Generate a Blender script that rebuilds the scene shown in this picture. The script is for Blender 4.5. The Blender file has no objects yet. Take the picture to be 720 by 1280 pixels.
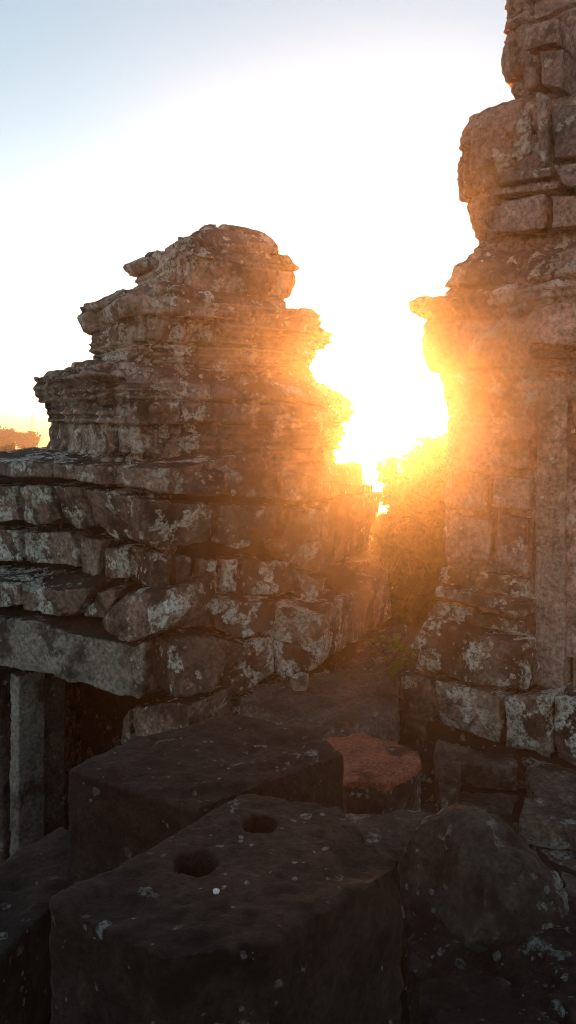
import bpy, bmesh, math, random
import numpy as np
from mathutils import Vector, Matrix

random.seed(7)
rng = np.random.default_rng(7)
scene = bpy.context.scene
COL = scene.collection
EYE = 1.65
HORIZON = 524.0
F_PX = 1000.0
PITCH = math.atan((640.0 - HORIZON) / F_PX)
CAM = np.array([0.0, 0.0, EYE])
FW = np.array([0.0, math.cos(PITCH), -math.sin(PITCH)])
UP = np.array([0.0, math.sin(PITCH), math.cos(PITCH)])
RT = np.array([1.0, 0.0, 0.0])


# ------------------------------------------------------------------ helpers
def ray(px, py):
    return RT * ((px - 360.0) / F_PX) + UP * ((640.0 - py) / F_PX) + FW


def at_y(px, py, Y):
    d = ray(px, py)
    return CAM + d * (Y / d[1])


def at_z(px, py, z):
    d = ray(px, py)
    return CAM + d * ((z - EYE) / d[2])


def on_plane(px, py, P, N):
    d = ray(px, py)
    P = np.asarray(P, float); N = np.asarray(N, float)
    return CAM + d * (np.dot(P - CAM, N) / np.dot(d, N))


SUN_PX = (490, 494)
_sd = ray(*SUN_PX); _sd = _sd / np.linalg.norm(_sd)
SUN_EL = math.asin(_sd[2]); SUN_AZ = math.atan2(_sd[0], _sd[1])


def _hash(i, j, k, seed):
    h = (i.astype(np.uint32) * np.uint32(374761393) + j.astype(np.uint32) * np.uint32(668265263)
         + k.astype(np.uint32) * np.uint32(2147483647) + np.uint32((seed * 1274126177) & 0xffffffff))
    h = (h ^ (h >> np.uint32(13))) * np.uint32(1274126177)
    h = (h ^ (h >> np.uint32(15))) * np.uint32(2246822519)
    h = h ^ (h >> np.uint32(16))
    return h.astype(np.float64) / 2147483647.5 - 1.0


def vnoise(P, seed=0):
    P = np.asarray(P, float)
    I = np.floor(P).astype(np.int64); f = P - I
    u = f * f * f * (f * (f * 6 - 15) + 10)
    i, j, k = I[:, 0], I[:, 1], I[:, 2]
    r = 0
    for a in (0, 1):
        wa = u[:, 0] if a else 1 - u[:, 0]
        for b in (0, 1):
            wb = u[:, 1] if b else 1 - u[:, 1]
            for c in (0, 1):
                wc = u[:, 2] if c else 1 - u[:, 2]
                r = r + wa * wb * wc * _hash(i + a, j + b, k + c, seed)
    return r


def fbm(P, oct=3, seed=0, gain=0.5):
    r = 0; a = 1.0; t = 0
    for o in range(oct):
        r = r + a * vnoise(P * (2.03 ** o) + 17.3 * o, seed + o); t += a; a *= gain
    return r / t


def sstep(a, b, x):
    t = np.clip((x - a) / (b - a), 0, 1)
    return t * t * (3 - 2 * t)


def vnormals(V, F):
    fn = np.cross(V[F[:, 2]] - V[F[:, 0]], V[F[:, 3]] - V[F[:, 1]])
    N = np.zeros_like(V)
    for c in range(4):
        for ax in range(3):
            N[:, ax] += np.bincount(F[:, c], weights=fn[:, ax], minlength=len(V))
    return N / np.maximum(np.linalg.norm(N, axis=1, keepdims=True), 1e-12)


def mesh_quads(name, V, F, tone=None, smooth=True):
    me = bpy.data.meshes.new(name)
    V = np.ascontiguousarray(V, dtype=np.float32); F = np.ascontiguousarray(F, dtype=np.int32)
    n = F.shape[1]
    me.vertices.add(len(V)); me.vertices.foreach_set('co', V.ravel())
    me.loops.add(F.size); me.loops.foreach_set('vertex_index', F.ravel())
    me.polygons.add(len(F)); me.polygons.foreach_set('loop_start', np.arange(0, F.size, n, dtype=np.int32))
    if smooth:
        me.polygons.foreach_set('use_smooth', np.ones(len(F), dtype=bool))
    if tone is not None:
        at = me.attributes.new('tone', 'FLOAT', 'POINT')
        at.data.foreach_set('value', np.ascontiguousarray(tone, dtype=np.float32))
    me.update(calc_edges=True); me.validate()
    return me


def link(name, me, mat, parent=None, origin=None):
    o = bpy.data.objects.new(name, me)
    COL.objects.link(o)
    if mat is not None:
        me.materials.append(mat)
    if origin is not None:
        me.transform(Matrix.Translation(-Vector(origin)))
        o.location = Vector(origin)
    if parent is not None:
        o.parent = parent
        o.matrix_parent_inverse = Matrix.Translation(-Vector(parent.location))
    return o


def tag(o, label=None, cat=None, group=None, kind=None):
    if label: o['label'] = label
    if cat: o['category'] = cat
    if group: o['group'] = group
    if kind: o['kind'] = kind
    return o


def empty(name, loc):
    o = bpy.data.objects.new(name, None); COL.objects.link(o)
    o.location = Vector(loc)
    return o


class Acc:
    """collects quads of several stones into one mesh"""
    def __init__(self): self.V = []; self.F = []; self.T = []; self.n = 0
    def add(self, V, F, tone):
        self.V.append(V); self.F.append(F + self.n); self.n += len(V)
        self.T.append(np.full(len(V), tone) if np.isscalar(tone) else tone)
        return self
    def build(self, name, mat, parent=None, origin=None):
        V = np.vstack(self.V); F = np.vstack(self.F); T = np.concatenate(self.T)
        return link(name, mesh_quads(name, V, F, T), mat, parent, origin)


def remesh(bm, voxel, smooth=4, cuts=()):
    """closed shape -> even quads with worn edges"""
    me = bpy.data.meshes.new('tmp'); bm.to_mesh(me); bm.free()
    ob = bpy.data.objects.new('tmp', me); COL.objects.link(ob)
    cobs = []
    if cuts:
        m = ob.modifiers.new('u', 'REMESH'); m.mode = 'VOXEL'; m.voxel_size = voxel
    for cb in cuts:
        cm = bpy.data.meshes.new('tmp'); cb.to_mesh(cm); cb.free()
        co = bpy.data.objects.new('tmp', cm); COL.objects.link(co); cobs.append(co)
        m = ob.modifiers.new('b', 'BOOLEAN'); m.operation = 'DIFFERENCE'; m.object = co; m.solver = 'EXACT'
    m = ob.modifiers.new('r', 'REMESH'); m.mode = 'VOXEL'; m.voxel_size = voxel; m.adaptivity = 0.0
    if smooth:
        s = ob.modifiers.new('s', 'SMOOTH'); s.factor = 0.5; s.iterations = smooth
    dg = bpy.context.evaluated_depsgraph_get(); dg.update()
    ev = ob.evaluated_get(dg); em = ev.to_mesh()
    V = np.empty(len(em.vertices) * 3); em.vertices.foreach_get('co', V); V = V.reshape(-1, 3)
    L = np.empty(len(em.loops), dtype=np.int32); em.loops.foreach_get('vertex_index', L)
    F = L.reshape(-1, 4)
    ev.to_mesh_clear()
    for o in [ob] + cobs:
        d = o.data; bpy.data.objects.remove(o); bpy.data.meshes.remove(d)
    return V, F


def erode(V, F, seed, a1=0.014, a2=0.007, a3=0.003, chip=0.014, f=1.0):
    N = vnormals(V, F)
    o = np.array([seed * 3.7, seed * 1.9, seed * 5.3])
    d = a1 * fbm(V * 4 * f + o, 2, 3) + a2 * fbm(V * 14 * f + o, 2, 5) + a3 * fbm(V * 48 * f + o, 2, 9)
    d -= chip * sstep(0.12, 0.5, fbm(V * 8 * f + o * 1.3, 3, 11))
    return V + N * d[:, None]


def prism(bm, A, B):
    n = len(A)
    va = [bm.verts.new(Vector(p)) for p in A]; vb = [bm.verts.new(Vector(p)) for p in B]
    bm.faces.new(va); bm.faces.new(list(reversed(vb)))
    for i in range(n):
        j = (i + 1) % n
        bm.faces.new([va[j], va[i], vb[i], vb[j]])
    bmesh.ops.recalc_face_normals(bm, faces=bm.faces)
    return bm


def stone_from(A, B, voxel=0.012, smooth=4, seed=0, cuts=(), extra=(), **kw):
    bm = prism(bmesh.new(), A, B)
    for (a, b) in extra: prism(bm, a, b)
    V, F = remesh(bm, voxel, smooth, cuts)
    return erode(V, F, seed, **kw), F


# ------------------------------------------------------------------ materials
class NT:
    def __init__(self, name):
        self.m = bpy.data.materials.new(name); self.m.use_nodes = True
        self.t = self.m.node_tree; self.t.nodes.clear()
    def n(self, typ, **kw):
        nd = self.t.nodes.new(typ)
        for k, v in kw.items():
            if k == 'ins':
                for a, b in v.items():
                    s = nd.inputs[a]
                    if hasattr(b, 'is_output') or isinstance(b, bpy.types.NodeSocket): self.t.links.new(b, s)
                    else: s.default_value = b
            else: setattr(nd, k, v)
        return nd
    def noise(self, vec, scale, detail=4, rough=0.55, dist=0.0):
        return self.n('ShaderNodeTexNoise', ins={'Vector': vec, 'Scale': scale, 'Detail': detail, 'Roughness': rough, 'Distortion': dist}).outputs['Fac']
    def ramp(self, fac, a, b):
        nd = self.n('ShaderNodeMapRange', interpolation_type='SMOOTHSTEP', ins={'Value': fac, 'From Min': a, 'From Max': b})
        return nd.outputs['Result']
    def math(self, op, a, b=0.0, clamp=False):
        nd = self.n('ShaderNodeMath', operation=op); nd.use_clamp = clamp
        for i, v in enumerate((a, b)):
            if isinstance(v, bpy.types.NodeSocket): self.t.links.new(v, nd.inputs[i])
            else: nd.inputs[i].default_value = v
        return nd.outputs[0]
    def mix(self, fac, a, b, mode='MIX'):
        nd = self.n('ShaderNodeMix', data_type='RGBA', blend_type=mode)
        for i, v in ((0, fac), (6, a), (7, b)):
            if isinstance(v, bpy.types.NodeSocket): self.t.links.new(v, nd.inputs[i])
            else: nd.inputs[i].default_value = v if i == 0 else (*v, 1.0)
        return nd.outputs[2]


def stone_mat(name, light, dark, black, lichen=0.5, lich_col=(0.42, 0.40, 0.35), top_dark=0.6, stain=0.5, bump=1.0, scale=1.0, rough=0.92, spec=0.25, wear=0.4):
    k = NT(name)
    pos = k.n('ShaderNodeNewGeometry')
    vec = k.n('ShaderNodeVectorMath', operation='SCALE', ins={0: pos.outputs['Position'], 'Scale': scale}).outputs[0]
    tone = k.n('ShaderNodeAttribute', attribute_name='tone').outputs['Fac']
    big = k.noise(vec, 1.7, 5, 0.6)
    mid = k.noise(vec, 6.5, 8, 0.68, 0.0)
    fine = k.noise(vec, 42, 6, 0.7)
    grain = k.noise(vec, 190, 3, 0.7)
    base = k.mix(k.ramp(mid, 0.30, 0.70), dark, light)
    # each block's own tone
    tf = k.math('ADD', k.math('MULTIPLY', tone, 1.0), 0.5)
    comb = k.n('ShaderNodeCombineColor', ins={0: tf, 1: tf, 2: tf}).outputs[0]
    base = k.mix(1.0, base, comb, 'MULTIPLY')
    spk = k.ramp(fine, 0.25, 0.75)
    sp = k.math('ADD', k.math('MULTIPLY', spk, 1.1), 0.35)
    base = k.mix(1.0, base, k.n('ShaderNodeCombineColor', ins={0: sp, 1: sp, 2: sp}).outputs[0], 'MULTIPLY')
    # black algae stains
    st = k.math('MULTIPLY', k.ramp(k.noise(vec, 3.6, 10, 0.70, 0.0), 0.60 - 0.22 * stain, 0.72 - 0.18 * stain), 0.85)
    base = k.mix(st, base, black)
    # dark crust on surfaces that catch rain
    nz = k.n('ShaderNodeSeparateXYZ', ins={0: pos.outputs['Normal']}).outputs[2]
    td = k.math('MULTIPLY', k.ramp(k.math('ADD', nz, k.math('MULTIPLY', k.math('SUBTRACT', mid, 0.5), 0.8)), 0.35, 0.85), top_dark)
    base = k.mix(td, base, black)
    # crust lichen: ragged patches and round spots
    wv = k.n('ShaderNodeVectorMath', operation='ADD', ins={0: vec, 1: k.n('ShaderNodeVectorMath', operation='SCALE', ins={0: k.n('ShaderNodeTexNoise', ins={'Vector': vec, 'Scale': 22.0, 'Detail': 4.0}).outputs['Color'], 'Scale': 0.035}).outputs[0]}).outputs[0]
    l1 = k.noise(wv, 7.5, 10, 0.62, 0.0)
    g = k.noise(vec, 1.1, 2, 0.5)
    thr = k.math('ADD', l1, k.math('MULTIPLY', k.math('SUBTRACT', g, 0.5), 0.5))
    p1 = k.ramp(thr, 0.70 - 0.12 * lichen, 0.735 - 0.12 * lichen)
    spots = []
    for sc, lim in ((11.0, 0.36), (26.0, 0.34)):
        vo = k.n('ShaderNodeTexVoronoi', ins={'Vector': wv, 'Scale': sc, 'Randomness': 1.0})
        rnd = k.n('ShaderNodeSeparateColor', ins={0: vo.outputs['Color']})
        r = k.math('MULTIPLY', k.ramp(rnd.outputs[0], 0.86 - 0.30 * lichen, 1.0), lim)
        dd = k.math('SUBTRACT', r, vo.outputs['Distance'])
        spots.append(k.ramp(dd, 0.0, 0.05))
    cl = k.ramp(k.noise(vec, 2.3, 3, 0.5), 0.38, 0.58)
    p2 = k.math('MULTIPLY', k.math('MAXIMUM', spots[0], spots[1]), cl)
    lm = k.math('MULTIPLY', k.math('MAXIMUM', p1, p2), k.math('ADD', k.math('MULTIPLY', k.ramp(fine, 0.38, 0.58), 0.85), 0.1), True)
    lcol = k.mix(k.ramp(k.noise(vec, 9.0, 3), 0.35, 0.65), lich_col, tuple(c * f for c, f in zip(lich_col, (0.62, 0.66, 0.58))))
    base = k.mix(lm, base, lcol)
    # worn, paler arrises
    pt = k.ramp(pos.outputs['Pointiness'], 0.515, 0.60)
    base = k.mix(k.math('MULTIPLY', pt, wear), base, tuple(min(0.8, c * 1.5) for c in light))
    # relief
    h = k.math('ADD', k.math('MULTIPLY', mid, 0.35), k.math('MULTIPLY', fine, 0.32))
    h = k.math('ADD', h, k.math('MULTIPLY', grain, 0.10))
    h = k.math('ADD', h, k.math('MULTIPLY', lm, 0.05))
    pit = k.n('ShaderNodeTexVoronoi', ins={'Vector': wv, 'Scale': 55.0})
    h = k.math('ADD', h, k.math('MULTIPLY', k.ramp(pit.outputs['Distance'], 0.0, 0.35), 0.10))
    bp = k.n('ShaderNodeBump', ins={'Height': h, 'Strength': 0.9, 'Distance': 0.028 * bump})
    bs = k.n('ShaderNodeBsdfPrincipled', ins={'Base Color': base, 'Roughness': rough, 'Normal': bp.outputs[0], 'Specular IOR Level': spec})
    k.n('ShaderNodeOutputMaterial', ins={'Surface': bs.outputs[0]})
    return k.m


def leaf_mat(name, c1, c2, trans=0.45):
    k = NT(name)
    pos = k.n('ShaderNodeNewGeometry').outputs['Position']
    tone = k.n('ShaderNodeAttribute', attribute_name='tone').outputs['Fac']
    c = k.mix(tone, c1, c2)
    d = k.n('ShaderNodeBsdfDiffuse', ins={'Color': c})
    t = k.n('ShaderNodeBsdfTranslucent', ins={'Color': c})
    mx = k.n('ShaderNodeMixShader', ins={0: trans, 1: d.outputs[0], 2: t.outputs[0]})
    k.n('ShaderNodeOutputMaterial', ins={'Surface': mx.outputs[0]})
    return k.m


def plain_mat(name, c1, c2, scale, rough=0.9, bump=0.02, detail=8):
    k = NT(name)
    pos = k.n('ShaderNodeNewGeometry').outputs['Position']
    n1 = k.noise(pos, scale, detail, 0.65)
    n2 = k.noise(pos, scale * 7, 4, 0.6)
    c = k.mix(k.ramp(n1, 0.35, 0.65), c1, c2)
    s = k.math('ADD', k.math('MULTIPLY', n2, 0.9), 0.5)
    c = k.mix(1.0, c, k.n('ShaderNodeCombineColor', ins={0: s, 1: s, 2: s}).outputs[0], 'MULTIPLY')
    bp = k.n('ShaderNodeBump', ins={'Height': k.math('ADD', n1, k.math('MULTIPLY', n2, 0.4)), 'Strength': 0.8, 'Distance': bump})
    bs = k.n('ShaderNodeBsdfPrincipled', ins={'Base Color': c, 'Roughness': rough, 'Normal': bp.outputs[0], 'Specular IOR Level': 0.2})
    k.n('ShaderNodeOutputMaterial', ins={'Surface': bs.outputs[0]})
    return k.m


M_TOWER = stone_mat('weathered sandstone', (0.40, 0.29, 0.24), (0.17, 0.115, 0.093), (0.024, 0.017, 0.015), 1.30, (0.74, 0.68, 0.61), 0.75, 0.70)
M_LOWER = stone_mat('blackened sandstone', (0.31, 0.215, 0.17), (0.12, 0.080, 0.062), (0.014, 0.011, 0.009), 1.25, (0.66, 0.63, 0.57), 0.9, 0.75)
M_LINTEL = stone_mat('grey lintel sandstone', (0.29, 0.255, 0.21), (0.17, 0.145, 0.118), (0.02, 0.016, 0.013), 0.75, (0.42, 0.44, 0.42), 0.85, 0.55)
M_FLARE_TINT = stone_mat('flare tinted sandstone', (0.43, 0.265, 0.215), (0.27, 0.155, 0.125), (0.05, 0.030, 0.026), 0.75, (0.64, 0.55, 0.50), 0.6, 0.45)  # reddish cast of the lens flare put into the stone colour
M_PLAIN = stone_mat('dressed pilaster sandstone', (0.44, 0.31, 0.245), (0.31, 0.21, 0.165), (0.06, 0.042, 0.034), 0.15, (0.6, 0.54, 0.48), 0.4, 0.2)
M_BASE = stone_mat('crusted base sandstone', (0.36, 0.27, 0.215), (0.15, 0.105, 0.082), (0.014, 0.011, 0.009), 1.55, (0.72, 0.67, 0.59), 0.5, 0.85)
M_BLACK = stone_mat('algae and shade black sandstone', (0.038, 0.029, 0.025), (0.0065, 0.0055, 0.0048), (0.004, 0.0035, 0.003), 0.42, (0.24, 0.25, 0.25), 0.0, 0.40, scale=2.2, rough=0.75, spec=0.18, wear=0.9)  # dark weathered stone; also paints the shade inside the doorway chamber
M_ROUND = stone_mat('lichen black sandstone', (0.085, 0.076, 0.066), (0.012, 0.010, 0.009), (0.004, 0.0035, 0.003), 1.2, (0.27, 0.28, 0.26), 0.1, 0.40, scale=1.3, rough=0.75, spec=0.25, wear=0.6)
M_LATERITE_SUN = stone_mat('sun tinted laterite', (0.46, 0.145, 0.082), (0.26, 0.080, 0.047), (0.03, 0.014, 0.010), 0.0, (0.3, 0.3, 0.28), 0.0, 0.45, scale=1.6)  # reddish stone whose orange also carries the grazing sunlight
M_PAVE = stone_mat('terrace sandstone', (0.20, 0.155, 0.125), (0.06, 0.046, 0.037), (0.012, 0.010, 0.008), 0.8, (0.32, 0.31, 0.28), 0.3, 0.45)
M_EARTH = plain_mat('dark earth', (0.012, 0.009, 0.007), (0.028, 0.020, 0.015), 5.0)
M_LAND = plain_mat('wooded plain', (0.030, 0.035, 0.018), (0.085, 0.065, 0.040), 0.006, bump=3.0)
M_BARK = plain_mat('bark', (0.05, 0.036, 0.026), (0.09, 0.07, 0.05), 9.0)
M_LEAF = leaf_mat('tree leaves', (0.035, 0.055, 0.014), (0.10, 0.11, 0.028))
M_PLANT = leaf_mat('plant leaves', (0.10, 0.14, 0.03), (0.20, 0.22, 0.05), 0.5)
M_GRASS = leaf_mat('dry grass', (0.16, 0.13, 0.05), (0.28, 0.22, 0.09), 0.5)
M_STEEL = plain_mat('mast steel', (0.18, 0.17, 0.16), (0.25, 0.23, 0.22), 3.0)
M_WHITE = plain_mat('white pebble', (0.55, 0.55, 0.53), (0.72, 0.72, 0.70), 40.0, bump=0.003)


# ------------------------------------------------------------------ tower tiers
def plan(redent, n):
    if redent <= 0:
        c = 0.03
        q = [(-1 + c, -1), (1 - c, -1), (1, -1 + c), (1, 1 - c), (1 - c, 1), (-1 + c, 1), (-1, 1 - c), (-1, -1 + c)]
    else:
        a, b = 1 - redent, 1 - 2 * redent
        e = [(-b, -1), (b, -1), (b, -1 + redent * 0.6), (a, -1 + redent * 0.6), (a, -a), (1 - redent * 0.6, -a), (1 - redent * 0.6, -b), (1, -b)]
        q = []
        for r in range(4):
            for (x, y) in e[1:]:
                for _ in range(r): x, y = -y, x
                q.append((x, y))
    q = np.array(q + [q[0]], float)
    s = np.concatenate([[0], np.cumsum(np.linalg.norm(np.diff(q, axis=0), axis=1))])
    t = np.linspace(0, s[-1], n, endpoint=False)
    return np.stack([np.interp(t, s, q[:, 0]), np.interp(t, s, q[:, 1])], 1)


def loft(L, R, cpx, Yc, rot, redent, seed, n=620, step=0.011, YsL=None, YsR=None, Xc=None, courses=(0.12, 0.22),
         joints=(0.24, 0.5), groove=0.045, off=0.024, a1=0.022, band=0.015, missing=0.08, mirror=False):
    """a tier of stone courses: plan square turned by rot, outline widths from L and R (pixels at the tower's own depth)"""
    YsL = YsL or Yc; YsR = YsR or Yc
    Lp = np.array([at_y(x, y, YsL) for x, y in L])
    if Xc is None: Xc = at_y(cpx, 500, Yc)[0]
    if mirror:
        Rp = Lp.copy(); Rp[:, 0] = 2 * Xc - Rp[:, 0]
    else:
        Rp = np.array([at_y(x, y, YsR) for x, y in R])
    seg = 0.5 * (np.linalg.norm(np.diff(Lp, axis=0), axis=1) + np.linalg.norm(np.diff(Rp, axis=0), axis=1))
    s = np.concatenate([[0], np.cumsum(np.maximum(seg, 1e-4))])
    nr = max(20, int(s[-1] / step)); t = np.linspace(0, s[-1], nr)
    wl = np.interp(t, s, Xc - Lp[:, 0]); wr = np.interp(t, s, Rp[:, 0] - Xc)
    zl = np.interp(t, s, Lp[:, 2]); zr = np.interp(t, s, Rp[:, 2])
    # close the top
    q = plan(redent, n)
    c, si = math.cos(rot), math.sin(rot)
    q = np.stack([q[:, 0] * c - q[:, 1] * si, q[:, 0] * si + q[:, 1] * c], 1)
    q = q / np.abs(q[:, 0]).max()
    kc = 8
    sc = np.linspace(1, 0.02, kc + 1)[1:]
    wl = np.concatenate([wl, wl[-1] * sc]); wr = np.concatenate([wr, wr[-1] * sc])
    zl = np.concatenate([zl, np.full(kc, zl[-1])]); zr = np.concatenate([zr, np.full(kc, zr[-1])])
    nr += kc
    a, b = q[:, 0][None, :], q[:, 1][None, :]
    lat = np.where(a > 0, a * wr[:, None], a * wl[:, None])
    dep = b * (0.5 * (wl + wr))[:, None]
    w = sstep(-1, 1, a)
    z = zl[:, None] * (1 - w) + zr[:, None] * w
    V = np.stack([Xc + lat, Yc + dep, z + 0 * lat], 2).reshape(-1, 3)
    idx = np.arange(nr * n).reshape(nr, n)
    F = np.stack([idx[:-1], np.roll(idx, -1, 1)[:-1], np.roll(idx, -1, 1)[1:], idx[1:]], 2).reshape(-1, 4)
    # courses and joints
    r2 = np.random.default_rng(seed)
    meanw = float(np.mean(0.5 * (wl + wr)[: nr // 2])); per = 8.0 * meanw / np.abs(plan(redent, 8)[:, 0]).max()
    p = np.tile(np.linspace(0, per, n, endpoint=False)[None, :], (nr, 1)).ravel()
    zz = V[:, 2] + 0.02 * vnoise(V * 2.2, seed + 40)
    z0, z1 = zz.min() - 0.1, zz.max() + 0.1
    cb = [z0]
    while cb[-1] < z1: cb.append(cb[-1] + r2.uniform(*courses))
    cb = np.array(cb)
    ci = np.clip(np.searchsorted(cb, zz) - 1, 0, len(cb) - 2)
    dz = np.minimum(np.abs(zz - cb[ci]), np.abs(zz - cb[ci + 1]))
    dj = np.full(len(V), 9.0); offs = np.zeros(len(V)); tone = np.zeros(len(V))
    pw = p + 0.015 * vnoise(V * 5, seed + 41)
    for kx in range(len(cb) - 1):
        m = ci == kx
        if not m.any(): continue
        jb = [-1.0 + r2.uniform(0, 0.3)]
        while jb[-1] < per + 1: jb.append(jb[-1] + r2.uniform(*joints))
        jb = np.array(jb); ji = np.searchsorted(jb, pw[m]) - 1
        dj[m] = np.minimum(np.abs(pw[m] - jb[ji]), np.abs(pw[m] - jb[ji + 1]))
        ro = r2.uniform(-1, 1, len(jb)); ro[r2.uniform(0, 1, len(jb)) < missing] = -2.6
        offs[m] = ro[ji] * off; tone[m] = r2.uniform(0, 1, len(jb))[ji]
    N = vnormals(V, F)
    inn = np.arange(len(V)) < (nr - kc) * n
    d = -groove * np.maximum(np.exp(-(dz / 0.012) ** 2), 0.9 * np.exp(-(dj / 0.012) ** 2)) * (0.5 + 0.7 * sstep(-0.3, 0.3, fbm(V * 3, 2, seed)))
    d = d + offs
    d += a1 * fbm(V * 3.2, 3, seed + 1) + 0.012 * fbm(V * 13, 3, seed + 2) + 0.004 * fbm(V * 50, 2, seed + 3)
    d -= 0.022 * sstep(0.15, 0.5, fbm(V * 7, 3, seed + 4))
    # carved string bands
    bz = V[:, 2] * 1.0 + 0.006 * vnoise(V * 4, seed + 5)
    bmask = sstep(0.0, 0.25, fbm(np.stack([V[:, 0] * 0.8, V[:, 1] * 0.8, V[:, 2] * 4], 1), 2, seed + 6))
    d += band * np.sign(np.sin(bz * 150)) * np.abs(np.sin(bz * 150)) ** 0.5 * bmask
    Nh = N.copy()
    V = V + Nh * (d * inn)[:, None]
    return V, F, tone


# ------------------------------------------------------------------ left tower
LT_Y = 5.4
LT_ROT = math.radians(32)
lt = empty('ruined_temple_tower', (-0.66, LT_Y, -1.2))
tag(lt, 'stepped ruined sandstone tower with flared tiers above a dark doorway with a grey lintel', 'tower')

A_L = [(50, 590), (54, 562), (61, 551), (59, 540), (57, 533), (51, 528), (54, 519), (45, 500), (36, 481), (35, 470), (46, 471), (54, 462), (93, 459), (120, 447), (170, 440)]
A_R = [(423, 600), (416, 573), (419, 563), (423, 552), (428, 540), (430, 534), (434, 525), (441, 512), (437, 505), (434, 500), (415, 489), (400, 484), (392, 478), (385, 462), (340, 450)]
B_L = [(112, 478), (107, 445), (107, 432), (110, 420), (101, 408), (95, 394), (93, 380), (109, 378), (131, 366), (157, 366), (190, 358)]
B_R = [(393, 492), (390, 464), (393, 453), (397, 445), (409, 431), (412, 423), (404, 413), (399, 397), (383, 391), (359, 386), (335, 376)]
C_L = [(165, 380), (167, 362), (167, 346), (159, 338), (153, 331), (167, 327), (182, 314), (211, 314), (217, 307), (236, 300), (248, 290), (254, 284), (260, 281)]
C_R = [(358, 394), (358, 378), (363, 366), (367, 356), (370, 345), (370, 337), (358, 317), (345, 303), (330, 295), (313, 289), (295, 283), (283, 281), (272, 281)]
for nm, L, R, c, sd, rd in (('bottom_tier', A_L, A_R, 238, 11, 0.13), ('middle_tier', B_L, B_R, 250, 23, 0.13), ('crowning_tier', C_L, C_R, 264, 37, 0.10)):
    V, F, T = loft(L, R, c, LT_Y, LT_ROT, rd, sd)
    Acc().add(V, F, T).build(nm, M_TOWER, lt)

# lower storey: stones on three wall planes
C0 = at_y(205, 700, 4.05); C0[2] = 0
DL = np.array([-0.83, 0.56, 0.0]); DL /= np.linalg.norm(DL); NL = np.array([DL[1] * -1, DL[0], 0.0])
DR = np.array([0.85, 0.53, 0.0]); DR /= np.linalg.norm(DR); NR = np.array([DR[1], -DR[0], 0.0])
if NL[1] > 0: NL = -NL
_e = on_plane(400, 700, C0, NR); _e[2] = 0
DF = np.array([0.35, 0.94, 0.0]); DF /= np.linalg.norm(DF); NF = np.array([DF[1], -DF[0], 0.0])
PLANES = {'L': (C0, NL), 'R': (C0, NR), 'F': (_e, NF)}


def wall_stone(poly, pl, w, depth=0.36, lean=0.0, rise=0.0, seed=0, voxel=0.010, smooth=2, gap=2.8, tilt=0.05, **kw):
    P, N = PLANES[pl]
    mx = sum(p[0] for p in poly) / len(poly); my = sum(p[1] for p in poly) / len(poly)
    poly = [(x - gap * math.copysign(min(1, abs(x - mx) / 8), x - mx), y - gap * math.copysign(min(1, abs(y - my) / 8), y - my)) for x, y in poly]
    jr = np.random.default_rng(seed + 500)
    T = np.cross(N, [0, 0, 1.0]); N0 = N
    w = w + jr.uniform(-0.4, 0.4) * tilt
    A0 = on_plane(mx, my, P + N * w, N)
    N = N + T * jr.uniform(-2, 2) * tilt + np.array([0, 0, jr.uniform(-2, 2) * tilt]); N = N / np.linalg.norm(N)
    A = [on_plane(x, y, A0, N) for x, y in poly]
    N = N0
    cz = np.mean([a[2] for a in A])
    A = [a + N * lean * (a[2] - cz) for a in A]
    B = [a - N * depth + np.array([0, 0, rise if a[2] > cz else 0.0]) for a in A]
    return stone_from(A, B, voxel, smooth, seed, **kw)


def course(name, stones, mat, **kw):
    acc = Acc()
    for i, s in enumerate(stones):
        poly, pl, w = s[:3]; k = dict(kw); k.update(s[3] if len(s) > 3 else {})
        V, F = wall_stone(poly, pl, w, seed=hash(name) % 1 + i * 7 + len(name) * 13, **k)
        acc.add(V, F, float(rng.uniform(0, 1)))
    return acc.build(name, mat, lt)


course('ledge_course', [
    ([(-90, 574), (62, 576), (62, 600), (-90, 596)], 'L', 0.05),
    ([(63, 577), (140, 580), (142, 609), (63, 600)], 'L', 0.05),
    ([(141, 580), (214, 584), (212, 620), (141, 609)], 'L', 0.05),
    ([(196, 584), (285, 586), (285, 624), (196, 620)], 'R', 0.05),
    ([(286, 586), (352, 588), (352, 627), (286, 624)], 'R', 0.03),
    ([(353, 586), (404, 594), (404, 630), (353, 628)], 'R', 0.03, {'rise': 0.01, 'depth': 0.6}),
    ([(396, 598), (470, 603), (470, 618), (396, 628)], 'F', 0.03, {'rise': 0.0}),
], M_LOWER, depth=0.85, rise=0.075, smooth=6)
course('overhang_course', [
    ([(-60, 602), (26, 605), (22, 656), (-60, 652)], 'L', -0.02),
    ([(27, 606), (65, 603), (75, 651), (40, 662), (23, 656)], 'L', 0.0),
    ([(67, 603), (105, 605), (116, 659), (98, 665), (78, 655)], 'L', -0.03),
    ([(106, 606), (173, 619), (177, 674), (140, 680), (113, 660)], 'L', 0.01),
    ([(172, 621), (270, 627), (266, 680), (202, 690), (179, 679)], 'R', 0.02),
    ([(271, 627), (355, 630), (345, 680), (300, 690), (268, 683)], 'R', 0.0),
    ([(355, 632), (402, 634), (402, 722), (372, 712), (348, 690)], 'R', -0.04),
    ([(396, 622), (472, 612), (472, 690), (430, 706), (396, 722)], 'F', -0.02),
], M_LOWER, lean=0.25, depth=0.5)
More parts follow.
